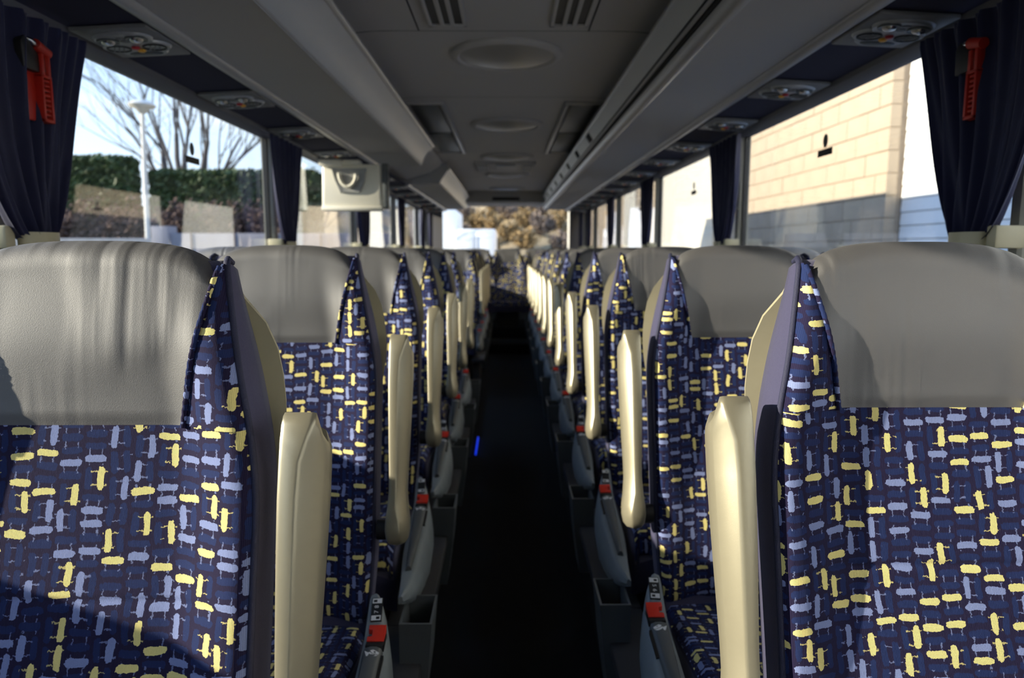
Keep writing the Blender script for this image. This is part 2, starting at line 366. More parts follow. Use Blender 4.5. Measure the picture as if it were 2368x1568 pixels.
# side windows, pillars, rails
wn_ = 3
ti = 3
stickers = []
for sd, nm in ((-1, 'left'), (1, 'right')):
    xw = XB + sd * 1.255
    PIL = PILS[sd]; edges = [YF] + PIL
    for i in range(len(edges) - 1):
        ya, yb = edges[i] + .022, edges[i + 1] - .022
        b = MB(); b.bb(xw - .003, xw + .003, ya, yb, ZS, ZT)
        w = struct(inst('window_%d' % wn_, b.mesh('side_pane', M['glass']))); wn_ += 1
        fr = MB(); fr.bb(xw - .012, xw + .012, ya, ya + .010, ZS, ZT); fr.bb(xw - .012, xw + .012, yb - .010, yb, ZS, ZT); fr.bb(xw - .012, xw + .012, ya, yb, ZS, ZS + .02)
        inst('window_seal', fr.mesh('window_seal', M['black']), w)
    for i, yp in enumerate(PIL):
        xin = xw - sd * .035
        P = [(xw + sd * .02, yp - .022), (xin + sd * .008, yp - .022), (xin, yp - .015), (xin, yp + .015), (xin + sd * .008, yp + .022), (xw + sd * .02, yp + .022)]
        b = MB(); b.loft([[(x, y, z) for x, y in P] for z in (ZS - .3, ZT + .03)])
        t_ = struct(inst('trim_%d' % ti, b.mesh('window_pillar', M['pillar']))); ti += 1
    # rail along the top of the windows: carries the curtains
    b = MB(); P = [(1.255, ZT - .004), (1.205, ZT - .004), (1.19, ZT + .006), (1.183, ZT + .03), (1.255, ZT + .04)]
    b.loft([[(XB + sd * x, y, z) for x, z in P] for y in (YF, YR - .03)])
    struct(inst('trim_%d' % ti, b.mesh('curtain_rail', M['rail']))); ti += 1
    # navy strip with the service panels
    b = MB(); P = [(1.19, ZT + .022), (.955, ZT + .034), (.955, ZT + .05), (1.19, ZT + .05)]
    b.loft([[(XB + sd * x, y, z) for x, z in P] for y in (YF, YR - .03)])
    struct(inst('trim_%d' % ti, b.mesh('service_strip', M['navy']))); ti += 1

# ================================================================== luggage racks
def rack(sd, y0, y1, label, rail):
    t = thing('luggage_rack', label, 'luggage rack', (XB + sd * .75, y0, 1.88), 0, 'overhead luggage racks')
    ox, oy, oz = t.location
    def lf(P, name, mat, a=0, c=0, **k):
        b = MB(); b.loft([[(XB + sd * x - ox, y - oy, z - oz) for x, z in P] for y in (y0 + a, y1 - c)])
        return inst(name, b.mesh(name, mat, **k), t)
    lf([(.925, 1.884), (.628, 1.893), (.628, 1.905), (.925, 1.898)], 'bottom_panel', M['rackpanel'])
    lf([(.968, 1.872), (.955, 1.866), (.94, 1.866), (.928, 1.874), (.922, 1.886), (.93, 1.90), (.968, 1.90)], 'outer_trim', M['racktrim'], smooth=60)
    if rail:
        lf([(.634, 1.893), (.617, 1.889), (.603, 1.896), (.592, 1.912), (.588, 1.925), (.60, 1.935), (.634, 1.905)], 'lower_trim', M['racktrim'], smooth=60)
        lf([(.588, 1.93), (.574, 1.962), (.60, 1.97), (.60, 1.935)], 'groove', M['ceildark'])
        b = MB(); b.tube([(XB + sd * .574 - ox, y0 - oy, 1.943 - oz), (XB + sd * .574 - ox, y1 - oy, 1.943 - oz)], .007, 10); inst('hand_rail', b.mesh('hand_rail', M['racktrim']), t)
        lf([(.572, 1.962), (.532, 2.028), (.545, 2.034), (.584, 1.968)], 'lip', M['racklip'])
        lf([(.536, 2.022), (.526, 2.030), (.527, 2.040), (.537, 2.044), (.548, 2.036)], 'lip_edge', M['racktrim'], smooth=60)
        y = 4.6
        while y < y1 - .2:
            b = MB(); P = [(.5665, 1.968), (.5385, 2.013), (.541, 2.016), (.569, 1.970)]
            b.loft([[(XB + sd * x - ox, yy - oy, z - oz) for x, z in P] for yy in (y, y + .16)])
            inst('lip_slot', b.mesh('lip_slot', M['ceildark']), t); y += .78
    else:
        P = []
        for k in range(9):
            u = k / 8; P.append((.632 - .094 * u + .012 * math.sin(PI * u), 1.890 + .138 * u ** .95))
        lf(P + [(x + .012, z + .008) for x, z in P[::-1]], 'lip', M['racklip'], smooth=60)
        lf([(.545, 2.018), (.534, 2.024), (.530, 2.034), (.538, 2.042), (.552, 2.036)], 'lip_edge', M['racktrim'], smooth=60)
    for yy in (y0, y1):
        b = MB(); P = [(.95, 1.89), (.63, 1.90), (.545, 2.03), (.56, 2.085), (.8, 2.05), (1.15, 1.99), (1.15, 1.90)]
        b.loft([[(XB + sd * x - ox, y - oy, z - oz) for x, z in P] for y in (yy + (.002 if yy == y0 else -.014), yy + (.014 if yy == y0 else -.002))])
        inst('end_panel', b.mesh('end_panel', M['rackpanel']), t)
    return t
rack(-1, YF + .7, 5.35, 'long grey overhead luggage rack above the left window seats, ending at the monitor', False)
rack(-1, 6.75, 11.0, 'short far grey luggage rack on the left, behind the gap past the monitor', False)
rack(1, YF + .7, 11.0, 'long grey overhead luggage rack along the right side with a silver hand rail', True)
# low cover bridging the gap between the left racks
t = thing('rack_bridge', 'low grey ceiling cover bridging the gap between the two left luggage racks', 'ceiling cover', (XB - .8, 5.36, 1.95))
b = MB(); P = [(.93, 1.93), (.72, 1.985), (.62, 2.05), (.60, 2.085), (.8, 2.05), (1.1, 2.0), (1.1, 1.93)]
b.loft([[(-x + .8, y, z - 1.95) for x, z in P] for y in (0, 1.38)]); inst('cover_panel', b.mesh('cover_panel', M['rackpanel'], smooth=50), t)
b = MB(); b.box((-.02, .35, .005), (.16, .012, .012), .0); inst('cover_edge', b.mesh('cover_edge', M['ceildark']), t)

# ================================================================== service panels (reading lights, nozzles, buttons)
def psu_meshes():
    R = {}
    dn = lambda a, b_, d: (a, b_, -d)
    b = MB(); b.bb(-.106, .106, -.135, .135, -.006, .006); R['plate'] = b.mesh('plate', M['psu'], bevel=.004)
    # cloud outline: lights lobe, two nozzle lobes, speaker lobe
    pts = []
    lob = [(0, -.058, .082, .052), (-.052, .018, .046, .046), (.052, .018, .046, .046), (0, .072, .066, .034)]
    for k in range(72):
        a = 2 * PI * k / 72; best = 0
        for cx, cy, rx, ry in lob:
            dx, dy = math.cos(a), math.sin(a)
            A = (dx / rx) ** 2 + (dy / ry) ** 2; B = -2 * (cx * dx / rx ** 2 + cy * dy / ry ** 2); C = (cx / rx) ** 2 + (cy / ry) ** 2 - 1
            D = B * B - 4 * A * C
            if D >= 0: best = max(best, (-B + math.sqrt(D)) / (2 * A))
        pts.append((best * math.cos(a), best * math.sin(a)))
    b = MB(); b.loft([[(x, y, .0) for x, y in pts], [(x, y, -.008) for x, y in pts], [(x * .95, y * .95, -.014) for x, y in pts], [(x * .85, y * .85, -.013) for x, y in pts]]); R['bezel'] = b.mesh('bezel', M['bezel'], smooth=50)
    b = MB(); e0 = ell(0, 0, .030, .026); e1 = ell(0, 0, .027, .023); e2 = ell(0, 0, .012, .010)
    b.loft([[(x, y, 0) for x, y in e0], [(x, y, -.006) for x, y in e0], [(x, y, -.006) for x, y in e1], [(x, y, -.001) for x, y in e2]]); R['reading_light'] = b.mesh('reading_light', M['darkgrey'])
    b = MB(); b.loft([[(x * q, y * q, -.004 - .010 * math.sqrt(max(0, 1 - q * q))) for x, y in ell(0, 0, .019, .016)] for q in (1, .9, .7, .4, .05)]); R['lens'] = b.mesh('lens', M['lens'])
    b = MB(); e0 = ell(0, 0, .034, .030); e1 = ell(0, 0, .030, .026)
    b.loft([[(x, y, .0) for x, y in e0], [(x, y, -.004) for x, y in e0], [(x, y, -.004) for x, y in e1], [(x * .9, y * .9, .004) for x, y in e1]]); R['air_nozzle'] = b.mesh('air_nozzle', M['black'])
    b = MB()
    for k in (-1, 0, 1): b.box((k * .014, 0, -.002), (.004, .044, .004), .5)
    R['vane'] = b.mesh('vane', M['psu'])
    b = MB(); e0 = ell(0, 0, .05, .017, 32); b.loft([[(x, y, 0) for x, y in e0], [(x, y, -.003) for x, y in e0], [(x * .8, y * .8, -.006) for x, y in e0]]); R['speaker_grille'] = b.mesh('speaker_grille', M['darkgrey'], smooth=50)
    for nm, mt in (('call_button', 'dred'), ('light_button', 'amber')):
        b = MB(); e0 = ell(0, 0, .012, .011, 16); b.loft([[(x, y, .002) for x, y in e0], [(x, y, -.005) for x, y in e0], [(x * .7, y * .7, -.008) for x, y in e0]]); R[nm] = b.mesh(nm, M[mt], smooth=50)
    b = MB(); e0 = ell(0, 0, .013, .010, 16); b.loft([[(x, y, .002) for x, y in e0], [(x, y, -.003) for x, y in e0]]); R['lamp_button'] = b.mesh('lamp_button', M['psu'])
    return R
PS = psu_meshes()
def service_panel(sd, y, label):
    t = thing('service_panel', label, 'overhead panel', (XB + sd * 1.072, y, 1.862), 0, 'overhead service panels')
    t.rotation_euler = (0, sd * .05, 0)
    inst('plate', PS['plate'], t); inst('bezel', PS['bezel'], t)
    for s in (-1, 1):
        r = inst('reading_light', PS['reading_light'], t, (s * .043, -.062 + .006 * s * sd, -.012)); inst('lens', PS['lens'], r)
        n = inst('air_nozzle', PS['air_nozzle'], t, (s * .052, .018, -.012)); inst('vane', PS['vane'], n)
    inst('speaker_grille', PS['speaker_grille'], t, (0, .074, -.012))
    inst('call_button', PS['call_button'], t, (.0, .010, -.012)); inst('light_button', PS['light_button'], t, (-sd * .004, .036, -.012))
    inst('lamp_button', PS['lamp_button'], t, (0, -.072, -.012)); inst('lamp_button', PS['lamp_button'], t, (0, -.046, -.012))
ORD = ['first', 'second', 'third', 'fourth', 'fifth', 'sixth', 'seventh', 'eighth', 'ninth', 'tenth', 'eleventh', 'twelfth', 'thirteenth', 'fourteenth']
yl = [2.11 + .79 * k for k in range(12)]; yr = [1.99 + .72 * k for k in range(13)]
yl = [y for y in yl if not (4.3 < y < 4.75)] if False else yl
for i, y in enumerate(yl):
    if y < 10.9: service_panel(-1, y, '%s grey reading light and air panel from the front above the left windows' % ORD[i])
for i, y in enumerate(yr):
    if y < 10.9: service_panel(1, y, '%s grey reading light and air panel from the front above the right windows' % ORD[i])

# ================================================================== ceiling lamps, vents, hatches
b = MB()
prof = [(.245, .0), (.245, -.010), (.232, -.020), (.215, -.022), (.205, -.014), (.15, -.026), (.08, -.034), (.002, -.036)]
rings = [[(r * math.cos(2 * PI * k / 48), r * math.sin(2 * PI * k / 48), z) for k in range(48)] for r, z in prof[:5]]
b.loft(rings, cap=False); LR = b.mesh('rim', M['ceil'], smooth=40)
b = MB(); b.loft([[(r * math.cos(2 * PI * k / 48), r * math.sin(2 * PI * k / 48), z) for k in range(48)] for r, z in prof[4:]], cap=False); LD = b.mesh('diffuser', M['lampw'], smooth=60)
for i, y in enumerate([3.16, 4.85, 6.5, 8.0, 9.75]):
    t = thing('ceiling_lamp', '%s round flat ceiling lamp from the front on the aisle ceiling' % ORD[i], 'ceiling lamp', (-.022, y, 2.113), 0, 'round ceiling lamps')
    inst('rim', LR, t); inst('diffuser', LD, t)
def slot_vent(x, y0, y1, label, n=3):
    t = thing('ceiling_vent', label, 'vent', (x, (y0 + y1) / 2, 2.112), 0, 'slotted ceiling vents'); h = (y1 - y0) / 2
    b = MB(); b.bb(-.065, .065, -h - .01, h + .01, -.004, .004); inst('backing', b.mesh('backing', M['black']), t)
    b = MB(); b.bb(-.072, -.058, -h - .02, h + .02, -.012, .004); b.bb(.058, .072, -h - .02, h + .02, -.012, .004); b.bb(-.072, .072, h, h + .02, -.012, .004); b.bb(-.072, .072, -h - .02, -h, -.012, .004)
    inst('frame', b.mesh('frame', M['ceil'], bevel=.002), t)
    for k in range(1, n):
        b = MB(); xx = -.058 + .116 * k / n; b.bb(xx - .008, xx + .008, -h, h, -.012, .002); inst('slat', b.mesh('slat', M['ceil'], bevel=.002), t)
slot_vent(-.245, 1.9, 2.74, 'slotted black ceiling vent left of the aisle at the top edge')
slot_vent(.215, 1.9, 2.74, 'slotted black ceiling vent right of the aisle at the top edge')
for sd in (-1, 1):
    t = thing('ceiling_hatch', 'long dark two-pane ceiling side hatch beside the %s luggage rack' % ('left' if sd < 0 else 'right'), 'hatch', (XB + sd * .47, 5.15, 2.108), 0, 'ceiling side hatches')
    h = 1.0
    for k in (0, 1):
        b = MB(); b.bb(-.085, .085, -h + k * h + .02, k * h - .02, -.008, .004); o = inst('hatch_panel', b.mesh('hatch_panel', M['darkgrey'], bevel=.003), t)
    b = MB(); b.bb(-sd * .09, -sd * .102, -h, h, -.004, .004); inst('slot', b.mesh('slot', M['black']), t)
    b = MB(); b.bb(-sd * .102, -sd * .122, -h, h, -.022, .006); inst('frame_rail', b.mesh('frame_rail', M['racktrim'], bevel=.004), t)
    b = MB(); b.bb(-sd * .122, sd * .1, -h - .02, -h, -.014, .006); inst('frame_end', b.mesh('frame_end', M['ceil'], bevel=.003), t)
    b = MB(); b.bb(-sd * .122, sd * .1, h, h + .02, -.014, .006); inst('frame_end', b.mesh('frame_end2', M['ceil'], bevel=.003), t)
t = thing('ceiling_unit', 'grey ceiling air unit with two small slotted grilles between round lamps', 'air unit', (-.035, 7.25, 2.11))
b = MB(); b.bb(-.3, .3, -.38, .38, -.02, .01); inst('housing', b.mesh('housing', M['ceil'], bevel=.008), t)
for s in (-1, 1):
    b = MB(); b.bb(s * .17, s * .28, -.30, .30, -.024, -.018); g = inst('grille', b.mesh('grille', M['black']), t)
    for k in range(4):
        b = MB(); xx = s * (.18 + .03 * k); b.bb(xx - .006, xx + .006, -.30, .30, -.032, -.022); inst('slat', b.mesh('slat', M['ceil']), g)
b = MB(); b.bb(-.1, .1, -.36, -.2, -.028, -.018); inst('cover', b.mesh('cover', M['darkgrey'], bevel=.004), t)

# ================================================================== seats
ZL = 1.044                           # seam between fabric and leather
def sw(z): return .230 - .062 * sm(.93, 1.32, z) - .010 * (1 - sm(.40, .60, z))
def base(z):
    if z < 1.0: return (z - 1.044) * .27 + .0
    return (1.0 - 1.044) * .27 + (z - 1.0) * (.27 - .45 * (z - 1.0))
def hw(z): return lerp(.026, .037, sm(.5, .9, z)) * (1 - sm(1.08, 1.275, z))
def yf(x, z):
    s = min(1.05, abs(x) / sw(z))
    y = base(z) - hw(z) * sm(.50, .97, s)
    y -= .022 * math.exp(-((z - .64) / .14) ** 2) * (1 - min(1, s) ** 2)
    y -= .016 * math.exp(-((z - 1.15) / .08) ** 2) * (1 - min(1, s) ** 4)
    y += .012 * max(0, (s - .93) / .07) ** 2
    y += .0035 * math.exp(-((z - .838) / .004) ** 2) * sm(1, .8, s)     # stitched tuck
    return y
def ztop(x): return 1.274 - .028 * min(1, abs(x) / .175) ** 3
ZB = .40
def zz(v):                            # denser rows at the tuck
    return ZB + (ZL - ZB) * v
rows = sorted(set([ZB + (ZL - ZB) * k / 26 for k in range(27)] + [.838 + d for d in (-.012, -.006, -.003, 0, .003, .006, .012)]))
def fab(u, v):
    i = min(len(rows) - 1, int(round(v * (len(rows) - 1)))); z = rows[i]; x = (2 * u - 1) * sw(z)
    roll = .03 * sm(.46, .40, z)
    return (x, yf(x, z) + roll, z)
g = MB(); g.grid(fab, 44, len(rows) - 1); SM = {}
SM['fabric_panel'] = g.mesh('fabric_panel', M['fabric'], smooth=80)
# leather head panel rolling over the top
RR = .036
def xl(q): return .132 + .044 * min(1, q) ** 1.1
def lea(u, v):
    s = 2 * u - 1; nstr = .72
    if v <= nstr:
        q = v / nstr
        x = s * xl(q * .82); zt = ztop(x) - RR
        z = lerp(ZL, zt, q); return (x, yf(x, z) - .004 * (1 - abs(s) ** 6) * sm(0, .08, q), z)
    th = (v - nstr) / (1 - nstr); a = th * math.radians(150)
    q = .82 + .18 * min(1, th * 2); x = s * xl(q); zt = ztop(x) - RR
    y0 = yf(x, zt) - .004 * (1 - abs(s) ** 6)
    k = 1 - .55 * abs(s) ** 10
    return (x * (1 - .10 * th * abs(s)), y0 + RR * 1.15 * (1 - math.cos(a)), zt + RR * k * math.sin(a))
g = MB(); g.grid(lea, 40, 40); SM['headrest_panel'] = g.mesh('headrest_panel', M['leather'], smooth=80)
def ear(sd):
    def f(u, v):
        z = lerp(ZL, ztop(.17) - .004, v); q = min(1, (z - ZL) / (ztop(.16) - RR - ZL) * .82)
        xa = xl(q) - .002; xb = max(sw(z), xa + .0015); x = lerp(xa, xb, u)
        return (sd * x, yf(x, z) - .003 * math.sin(PI * u) , z)
    g = MB(); g.grid(f, 12, 24, uv=lambda u, v: (f(u, v)[0] * 1.0 + .4, f(u, v)[2])); return g.mesh('head_wing', M['fabric'], smooth=80)
SM['head_wing'] = [ear(-1), ear(1)]
# braid along the leather edge
def braid(sd):
    pts = []
    for k in range(61):
        z = lerp(ZL - .002, ztop(.16) - .012, k / 60); q = min(1, (z - ZL) / (ztop(.16) - RR - ZL) * .82); x = xl(max(0, q)) - .002
        pts.append((sd * x, yf(x, z) - .003, z))
    b = MB(); b.tube(pts, [.0034 * (1 + .12 * math.sin(k * 2.1)) for k in range(61)], 8); return b.mesh('braid', M['fabric'], smooth=70)
SM['braid'] = [braid(-1), braid(1)]
# outer piping
def pipe(sd):
    pts = [(sd * (sw(z) + .001), yf(sw(z), z) + .001, z) for z in [lerp(.40, 1.235, k / 50) for k in range(51)]]
    x, y, z = pts[-1]
    pts += [(x - sd * .002, y + .006, z + .010), (x - sd * .005, y + .018, z + .015), (x - sd * .007, y + .034, z + .010)]
    b = MB(); b.tube(pts, .0046, 8); return b.mesh('piping', M['piping'], smooth=70)
SM['piping'] = [pipe(-1), pipe(1)]
# body with plain fabric sides
def ring(z, k=1.0):
    w = sw(z); ye = yf(w, z) + .003; yb = base(z) + lerp(.062, .050, sm(1.1, 1.25, z)); R = []
    side = [(0., 0.), (.004, .25), (.006, .55), (.003, .85), (-.014, 1.0)]
    for dx, tt in side: R.append((-(w + dx * lerp(1, .4, sm(1.1, 1.25, z))), lerp(ye, yb, tt), z))
    for s_ in (-.5, 0, .5): R.append((s_ * w, yb + .004, z))
    for dx, tt in side[::-1]: R.append(((w + dx * lerp(1, .4, sm(1.1, 1.25, z))), lerp(ye, yb, tt), z))
    for s_ in (.86, .5, 0, -.5, -.86): R.append((s_ * w, yf(s_ * w, z) + .012, z))
    return R
b = MB(); rg = [ring(lerp(.36, 1.236, k / 34)) for k in range(35)]
top = [(x * .95, y * .4 + .6 * (base(1.236) + .03), 1.248) for x, y, z in rg[-1]]
b.loft(rg + [top]); SM['backrest_body'] = b.mesh('backrest_body', M['side'], smooth=60)
# moulded back shell
def shring(z):
    w = sw(z) + lerp(-.03, .026, sm(.75, 1.12, z)) - .040 * sm(1.14, 1.235, z); yb = base(z) + lerp(.060, .048, sm(1.1, 1.24, z)); R = []
    for k in range(17):
        a = PI * k / 16; R.append((w * math.cos(a), yb + .050 * math.sin(a) ** .7, z))
    return R + [(-w * .6, yb + .004, z), (0, yb + .004, z), (w * .6, yb + .004, z)]
b = MB(); b.loft([shring(lerp(.46, 1.235, k / 22)) for k in range(23)]); SM['back_shell'] = b.mesh('back_shell', M['cream'], smooth=60)
# cushion
def cus(u, v):
    x = (2 * u - 1) * .216; y = lerp(-.12, -.62, v)
    z = .425 + .028 * sm(0, .8, v) - .010 * math.cos((2 * u - 1) * PI * .5)
    e = max(0, abs(2 * u - 1) - .9) / .1; z -= .022 * e * e
    r = max(0, v - .86) / .14; z -= .07 * r * r; y += .03 * r * r
    return (x, y, z)
g = MB(); g.grid(cus, 30, 30, uv=lambda u, v: ((2 * u - 1) * .216 + 1.3, v * .53)); SM['seat_cushion'] = g.mesh('seat_cushion', M['fabric'], smooth=80)
g = MB(); rgs = []
for k, zf in enumerate((-.008, -.05, -.10)):
    R = []
    for i in range(41):
        v = i / 40; p = cus(0, v); R.append((-.216 - (.010 if zf < -.02 else .002), p[1], p[2] + zf))
    for i in range(9):
        u = i / 8; p = cus(u, 1); R.append((p[0], p[1] - .004, p[2] + zf))
    for i in range(40, -1, -1):
        v = i / 40; p = cus(1, v); R.append((.216 + (.010 if zf < -.02 else .002), p[1], p[2] + zf))
    rgs.append(R)
g.loft(rgs); SM['cushion_side'] = g.mesh('cushion_side', M['side'], smooth=60)
def cpipe(sd):
    pts = [(sd * .208, cus(0, k / 40)[1], cus(0, k / 40)[2] - .006) for k in range(41)]
    b = MB(); b.tube(pts, .0045, 8); return b.mesh('cushion_piping', M['piping'])
SM['cushion_piping'] = [cpipe(-1), cpipe(1)]
# base
b = MB(); b.bb(-.19, .19, -.56, -.10, .29, .335); SM['seat_frame'] = b.mesh('seat_frame', M['seatframe'], bevel=.006)
b = MB(); b.loft([[(x, y, z) for x, y in ((-.16, a), (.16, a), (.16, c), (-.16, c))] for z, a, c in ((0, -.46, -.16), (.03, -.44, -.18), (.05, -.40, -.22), (.30, -.42, -.20))]); SM['pedestal'] = b.mesh('pedestal', M['seatframe'], bevel=.005)
# armrest folded up, built in its own space: axis z upwards from the hinge
def arm():
    # section: wide facet towards the aisle (-x), narrow front strip, flaring at the top
    b = MB(); rg = []
    base_ = [(-.0265, .022), (-.0275, .010), (-.0260, -.002), (-.0235, -.008), (-.003, -.0300), (.001, -.0330), (.004, -.0335), (.018, -.0335), (.0225, -.031), (.0245, -.026), (.0255, -.010), (.0255, .022), (.020, .026), (-.021, .026)]
    spec = [(-.034, .25, .3), (-.030, .62, .62), (-.020, .88, .88), (0, 1., 1.), (.022, .98, 1.), (.05, .84, .92), (.085, .74, .86), (.12, .76, .86), (.18, .84, .92), (.27, .95, 1.), (.34, 1.02, 1.03), (.385, 1.02, 1.03), (.410, 1.02, 1.0), (.430, 1.0, .93), (.440, .96, .84), (.4445, .92, .70)]
    for z, kx, ky in spec:
        R = []; fl = sm(.36, .44, z); low = sm(.06, .0, z)
        for i, (x, y) in enumerate(base_):
            if 4 <= i <= 6: x -= .0155 * fl ** 1.5
            if 4 <= i <= 6: x -= .010 * low
            zz_ = z - .032 * max(0, (z - .35) / .0945) ** 1.4 * min(1.15, max(0, -(base_[i][0] - .002) / .028)) ** 2.2
            R.append((x * kx, y * ky, zz_))
        rg.append(R)
    b.loft(rg); return b
_ar = arm(); SMA = {1: _ar.mesh('armrest', M['armrest'], smooth=32)}
_al = arm(); _al.v = [(-x, y, z) for x, y, z in _al.v]; SMA[-1] = _al.mesh('armrest', M['armrest'], smooth=32)
b = MB(); b.loft([[(x, .023 * math.cos(2 * PI * k / 20), .023 * math.sin(2 * PI * k / 20)) for k in range(20)] for x in (.0, .045)]); SM['hinge'] = b.mesh('hinge', M['black'])
# side console on the aisle side: leaf shaped cover, local aisle direction is -x (mirrored for the left)
def console(sg):
    R = {}
    TY = [-.205, -.225, -.255, -.285, -.315, -.38, -.46, -.54, -.62, -.68, -.735]
    TZ = [.517, .515, .490, .468, .455, .440, .425, .411, .397, .387, .378]
    TW = [.020, .034, .046, .056, .063, .070, .072, .066, .054, .038, .014]
    TH = [.030, .060, .085, .105, .120, .130, .125, .110, .085, .055, .020]
    def ip(T, y):
        for i in range(len(TY) - 1):
            if TY[i + 1] <= y <= TY[i]: return lerp(T[i], T[i + 1], (y - TY[i]) / (TY[i + 1] - TY[i]))
        return T[-1] if y < TY[-1] else T[0]
    b = MB(); rg = []
    for k in range(41):
        y = lerp(TY[0], TY[-1], k / 40); zt, wd, hb = ip(TZ, y), ip(TW, y), ip(TH, y)
        xi = -.238 - .016 * sm(-.5, -.735, y); xo = xi - wd
        pts = [(xi, zt - .004), (lerp(xi, xo, .50), zt + .001), (lerp(xi, xo, .66), zt - .001), (lerp(xi, xo, .80), zt - hb * .10), (xo + .003, zt - hb * .40), (xo, zt - hb * .62), (xo + .006, zt - hb * .92), (xo + wd * .3, zt - hb), (xi, zt - hb)]
        rg.append([(sg * x, y, z) for x, z in pts])
    b.loft(rg); R['side_cover'] = b.mesh('side_cover', M['grey'], smooth=40)
    # recline lever: dark grip on the inner side
    b = MB(); rg = []
    for k in range(25):
        v = k / 24; y = lerp(-.322, -.625, v); zt = ip(TZ, y) + .004; w = lerp(.0205, .0085, v ** 1.3)
        e = sm(-.3, .10, v) * .5 + .5
        xm = -.2615 - .004 * v
        rg.append([(sg * (xm + dx * w), y, zt + dz * e * .014) for dx, dz in ((1, -2.2), (1, -.4), (.75, .35), (.2, .62), (-.4, .58), (-.85, .2), (-1, -.5), (-1, -2.2))])
    b.loft(rg); R['recline_lever'] = b.mesh('recline_lever', M['darkgrey'], smooth=45)
    b = MB(); rg = [[(sg * x, y, ip(TZ, y) + dz) for x, dz in ((-.2795, .0035), (-.2855, .0025), (-.2855, -.01), (-.2795, -.01))] for y in (-.335, -.36, -.385, -.41)]
    b.loft(rg); R['lever_slot'] = b.mesh('lever_slot', M['black'])
    # seat belt buckle
    b = MB(); P = [(-.2825, -.273), (-.245, -.273), (-.245, -.320), (-.2825, -.320)]
    b.loft([[(sg * x, y, z) for x, y in P] for z in (.42, .4665)]); R['buckle'] = b.mesh('buckle', M['black'], bevel=.003)
    P = [(-.2815, -.272), (-.246, -.272), (-.246, -.282), (-.255, -.2835), (-.255, -.297), (-.246, -.2985), (-.246, -.308), (-.2815, -.308)]
    b = MB(); b.loft([[(sg * x, y, .466) for x, y in P], [(sg * x, y, .4835 + .40 * (y + .272)) for x, y in P]]); R['release_button'] = b.mesh('release_button', M['red'], bevel=.0012)
    # number plate on the sloping rear end
    ya, yb_ = -.2245, -.2635
    A = Vector((sg * -.2555, ya, ip(TZ, ya) + .0018)); B = Vector((sg * -.2575, yb_, ip(TZ, yb_) + .0018))
    ax = (B - A).normalized(); X = Vector((sg, 0, -.05)).normalized(); X = (X - ax * X.dot(ax)).normalized(); N = ax.cross(X).normalized()
    if N.z < 0: N = -N
    Ln = (B - A).length
    def pl(a, c, d): return tuple(A + ax * a + X * c + N * d)
    R['pl'] = (A, ax, X, N, Ln)
    b = MB(); b.prism([(0, -.0115), (Ln, -.0115), (Ln, .0115), (0, .0115)], pl, -.003, .0022); R['number_plate'] = b.mesh('number_plate', M['black'])
    def icon(a0, flip):
        b = MB(); d0, d1 = .0023, .0030; w = .0105
        q = lambda a, c: (a0 + a, (-c if flip else c))
        b.prism([q(0, -.010), q(w, -.010), q(w, .000), q(0, .000)], pl, d0, d1)
        b.prism([q(0, .0), q(.0025, .0), q(.0025, .010), q(0, .010)], pl, d0, d1); b.prism([q(w - .0025, .0), q(w, .0), q(w, .010), q(w - .0025, .010)], pl, d0, d1)
        b.prism([q(.0025, .0075), q(w - .0025, .0075), q(w - .0025, .010), q(.0025, .010)], pl, d0, d1)
        return b.mesh('seat_symbol', M['white'], smooth=0)
    R['icons'] = [icon(.0015, False), icon(Ln - .012, True)]
    # white wing emblem on the lever
    b = MB()
    def em(a, c, d): y = -.331 - a; return (sg * (-.2625 + c), y, ip(TZ, y) + .0110 + d - 8.0 * c * c)
    b.prism([(.0, -.002), (.006, -.0145), (.011, -.0135), (.0085, -.001), (.002, .004)], em, 0, .0018); b.prism([(.0095, .0), (.0125, -.012), (.016, -.008), (.015, .010), (.001, .0155), (.007, .007), (.006, .003)], em, 0, .0018)
    R['emblem'] = b.mesh('emblem', M['white'], smooth=0)
    # litter bin behind the console near the floor
    b = MB()
    def bx_(z, g_): return [(sg * x, y, z) for x, y in ((-.335 - g_, -.02), (-.265, -.02), (-.265, .13), (-.335 - g_, .13))]
    o_ = [bx_(z, g_) for z, g_ in ((.05, -.02), (.2, .0), (.34, .012))]
    inn = [[(sg * x, y, z) for x, y in ((-.335 - g_ + .006, -.014), (-.271, -.014), (-.271, .124), (-.335 - g_ + .006, .124))] for z, g_ in ((.34, .012), (.2, 0))]
    b.loft(o_ + inn); R['litter_bin'] = b.mesh('litter_bin', M['bin'], smooth=40)
    b = MB(); b.bb(sg * -.20, sg * -.318, -.62, .16, .20, .235); R['side_beam'] = b.mesh('side_beam', M['seatframe'], bevel=.006)
    b = MB(); b.loft([[(sg * x, y, z) for x, y in ((-.20, a), (-.27, a), (-.27, c), (-.20, c))] for z, a, c in ((0, -.36, -.10), (.02, -.34, -.12), (.24, -.28, -.18))]); R['side_leg'] = b.mesh('side_leg', M['seatframe'], bevel=.005)
    return R
CN = {1: console(1), -1: console(-1)}
